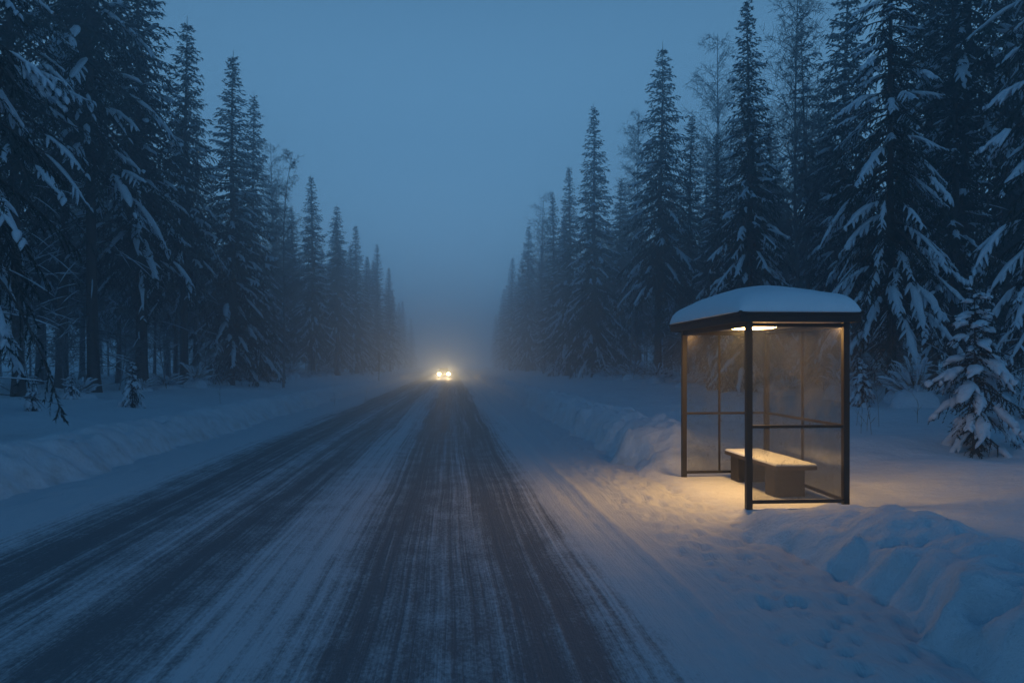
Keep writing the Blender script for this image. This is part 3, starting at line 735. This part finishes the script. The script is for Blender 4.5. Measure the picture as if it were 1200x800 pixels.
# body lofted from cross sections along its length (front faces -Y)
secs = [(-2.15, .62, .35, .62), (-2.1, .80, .28, .72), (-1.8, .86, .24, .82), (-1.0, .89, .22, .94), (.0, .90, .22, .98), (1.3, .90, .22, 1.0), (2.0, .86, .26, .98), (2.2, .74, .36, .88)]
prof = lambda w, z0, z1: [(-w*.9, z0), (-w, z0+.12), (-w, z0+(z1-z0)*.7), (-w*.86, z1), (w*.86, z1), (w, z0+(z1-z0)*.7), (w, z0+.12), (w*.9, z0)]
V = np.array([[(a, y, b) for a, b in prof(w, z0, z1)] for y, w, z0, z1 in secs]); K = 8
g = G(); g.add(V, [(i*K+k, i*K+(k+1) % K, (i+1)*K+(k+1) % K, (i+1)*K+k) for i in range(len(secs)-1) for k in range(K)])
for e in (0, (len(secs)-1)*K): g.q.append(np.array([(e, e+1, e+2, e+7), (e+2, e+3, e+4, e+5), (e+2, e+5, e+6, e+7)][:2]+[(e+7, e+2, e+5, e+6)])); g.qm.append(np.zeros(3))
link('body', g.mesh('body', M_PAINT, False), car)
cab = [(-1.0, .80, .93, .96), (-.25, .68, .95, 1.43), (1.2, .68, .95, 1.45), (1.95, .78, .95, 1.0)]
V = np.array([[(-w, y, z0), (-w*.9, y, z1), (w*.9, y, z1), (w, y, z0)] for y, w, z0, z1 in cab]); K = 4
g = G(); g.add(V, [(i*K+k, i*K+(k+1) % K, (i+1)*K+(k+1) % K, (i+1)*K+k) for i in range(3) for k in range(K)])
link('cabin', g.mesh('cabin', M_PAINT), car)
g = G(); g.add([(-.66, -.97, .99), (.66, -.97, .99), (.56, -.3, 1.41), (-.56, -.3, 1.41)], [(0, 1, 2, 3)]); g.v[0] = g.v[0]+np.array([0, -.02, .015], np.float32); link('windscreen', g.mesh('windscreen', M_WIND), car)
for sx_ in (-1, 1):
    for yy in (-1.35, 1.35):
        K = 20; a = np.linspace(0, 2*np.pi, K, endpoint=False)
        def wh(rings, nm, mt, par):
            V = np.array([[(xx, rr*math.cos(q), rr*math.sin(q)) for q in a] for rr, xx in rings]); g = G()
            g.add(V, [(i*K+k, i*K+(k+1) % K, (i+1)*K+(k+1) % K, (i+1)*K+k) for i in range(len(rings)-1) for k in range(K)]); return link(nm, g.mesh(nm, mt, True), par)
        w_ = wh([(.2, -.1), (.31, -.1), (.33, -.06), (.33, .06), (.31, .1), (.2, .1)], 'wheel', M_RUBBER, car); w_.location = (sx_*.80, yy, .33)
        wh([(.001, .08*sx_), (.12, .085*sx_), (.2, .07*sx_)], 'rim', M_PAINT, w_)
    g = G(); g.box(sx_*.98-.09, sx_*.98+.09, -.75, -.66, .95, 1.07); bevel(link('mirror', g.mesh('mirror', M_PAINT), car), .02)
    K = 20; a = np.linspace(0, 2*np.pi, K, endpoint=False)
    V = np.array([[(rr*1.2*math.cos(q), yy, rr*.8*math.sin(q)) for q in a] for rr, yy in ((.16, .06), (.15, 0), (.1, -.03), (.001, -.04))]); g = G()
    g.add(V, [(i*K+k, i*K+(k+1) % K, (i+1)*K+(k+1) % K, (i+1)*K+k) for i in range(3) for k in range(K)])
    h = link('headlight', g.mesh('headlight', M_HEAD, True), car); h.location = (sx_*.645, -2.17, .60)
    K = 24; a = np.linspace(0, 2*np.pi, K, endpoint=False)
    V = np.array([[(rr*1.2*math.cos(q), yy, rr*.8*math.sin(q)) for q in a] for rr, yy in ((.166, .06), (.168, -.15), (.19, -.15), (.20, .04))]); g = G()
    g.add(V, [(i*K+k, i*K+(k+1) % K, (i+1)*K+(k+1) % K, (i+1)*K+k) for i in range(3) for k in range(K)])
    link('light_baffle', g.mesh('light_baffle', M_PAINT, True), h)  # tube added round the lens to keep its sideways light off the banks
    ld = bpy.data.lights.new('headlight_beam', 'SPOT'); ld.energy = 2600; ld.color = (1, .66, .34); ld.spot_size = R(18); ld.spot_blend = 1; ld.shadow_soft_size = .08
    lo = bpy.data.objects.new('headlight_beam', ld); col.objects.link(lo); lo.parent = car; lo.location = (sx_*.645, -2.36, .60)
    lo.rotation_euler = (R(88.6), 0, R(180))
g = G(); g.box(-.45, .45, -2.185, -2.12, .42, .56); link('grille', g.mesh('grille', M_RUBBER), car)

# ------------------------------------------------------------------ air
g = G(); g.box(-430, 430, -64, 650, -1.8, 29)
hz = link('haze', g.mesh('haze', []), None)
m = bpy.data.materials.new('haze_air'); m.use_nodes = True; nt = m.node_tree; nt.nodes.clear()
o = nt.nodes.new('ShaderNodeOutputMaterial'); pv = nt.nodes.new('ShaderNodeVolumePrincipled')
pv.inputs['Color'].default_value = (.80, .92, 1.0, 1); pv.inputs['Density'].default_value = .0084; pv.inputs['Anisotropy'].default_value = .8
nt.links.new(pv.outputs[0], o.inputs['Volume']); hz.data.materials.append(m)
tag(hz, 'cold evening fog filling the road corridor', kind='stuff')

# ------------------------------------------------------------------ light
w = bpy.data.worlds.new('World'); scene.world = w; w.use_nodes = True; nt = w.node_tree
bg = nt.nodes['Background']
sky = nt.nodes.new('ShaderNodeTexSky'); sky.sky_type = 'NISHITA'; sky.sun_disc = False
SUN_EL, SUN_AZ = R(3.0), R(160)
sky.sun_elevation = SUN_EL; sky.sun_rotation = SUN_AZ; sky.ozone_density = 6; sky.dust_density = .5
mx = nt.nodes.new('ShaderNodeMix'); mx.data_type = 'RGBA'; mx.inputs[0].default_value = .92
nt.links.new(sky.outputs[0], mx.inputs[6]); 
tc = nt.nodes.new('ShaderNodeTexCoord'); sz = nt.nodes.new('ShaderNodeSeparateXYZ'); nt.links.new(tc.outputs['Generated'], sz.inputs[0])
el = nt.nodes.new('ShaderNodeMapRange'); el.interpolation_type = 'SMOOTHSTEP'; el.inputs[1].default_value = .28; el.inputs[2].default_value = .72
nt.links.new(sz.outputs[2], el.inputs[0])
lowf = nt.nodes.new('ShaderNodeMapRange'); lowf.interpolation_type = 'SMOOTHSTEP'; lowf.inputs[1].default_value = .02; lowf.inputs[2].default_value = .30; nt.links.new(sz.outputs[2], lowf.inputs[0])
lowc = mixcol(nt, lowf.outputs[0], (4.2, 9.2, 14.5), (2.25, 5.5, 9.3))      # the paler band of mist low in the sky
nt.links.new(mixcol(nt, el.outputs[0], lowc, (.10, .95, 2.5)), mx.inputs[7])
nt.links.new(mx.outputs[2], bg.inputs[0]); bg.inputs[1].default_value = .06
sl = bpy.data.lights.new('sun', 'SUN'); sl.energy = .02; sl.angle = R(25); sl.color = (1, .93, .85)
so = bpy.data.objects.new('sun', sl); col.objects.link(so)
d = Vector((math.sin(SUN_AZ)*math.cos(SUN_EL), math.cos(SUN_AZ)*math.cos(SUN_EL), math.sin(SUN_EL)))
so.rotation_euler = (-d).to_track_quat('-Z', 'Y').to_euler()

# ------------------------------------------------------------------ camera
cam = bpy.data.cameras.new('camera'); co = bpy.data.objects.new('camera', cam); col.objects.link(co); scene.camera = co
cam.sensor_width = 36; cam.lens = 28; cam.clip_end = 2000; cam.clip_start = .05
co.location = (0, 0, CAMZ); co.rotation_euler = (R(90), 0, -YAW); cam.shift_y = 28/1200
vs = scene.view_settings; vs.view_transform = 'Standard'; vs.look = 'None'; vs.exposure = 0; vs.gamma = 1
cy = scene.cycles
cy.use_denoising = True; cy.max_bounces = 8; cy.diffuse_bounces = 3; cy.glossy_bounces = 3; cy.transparent_max_bounces = 12; cy.volume_bounces = 2
cy.sample_clamp_indirect = 4; cy.caustics_reflective = False; cy.caustics_refractive = False
scene.render.engine = 'CYCLES'
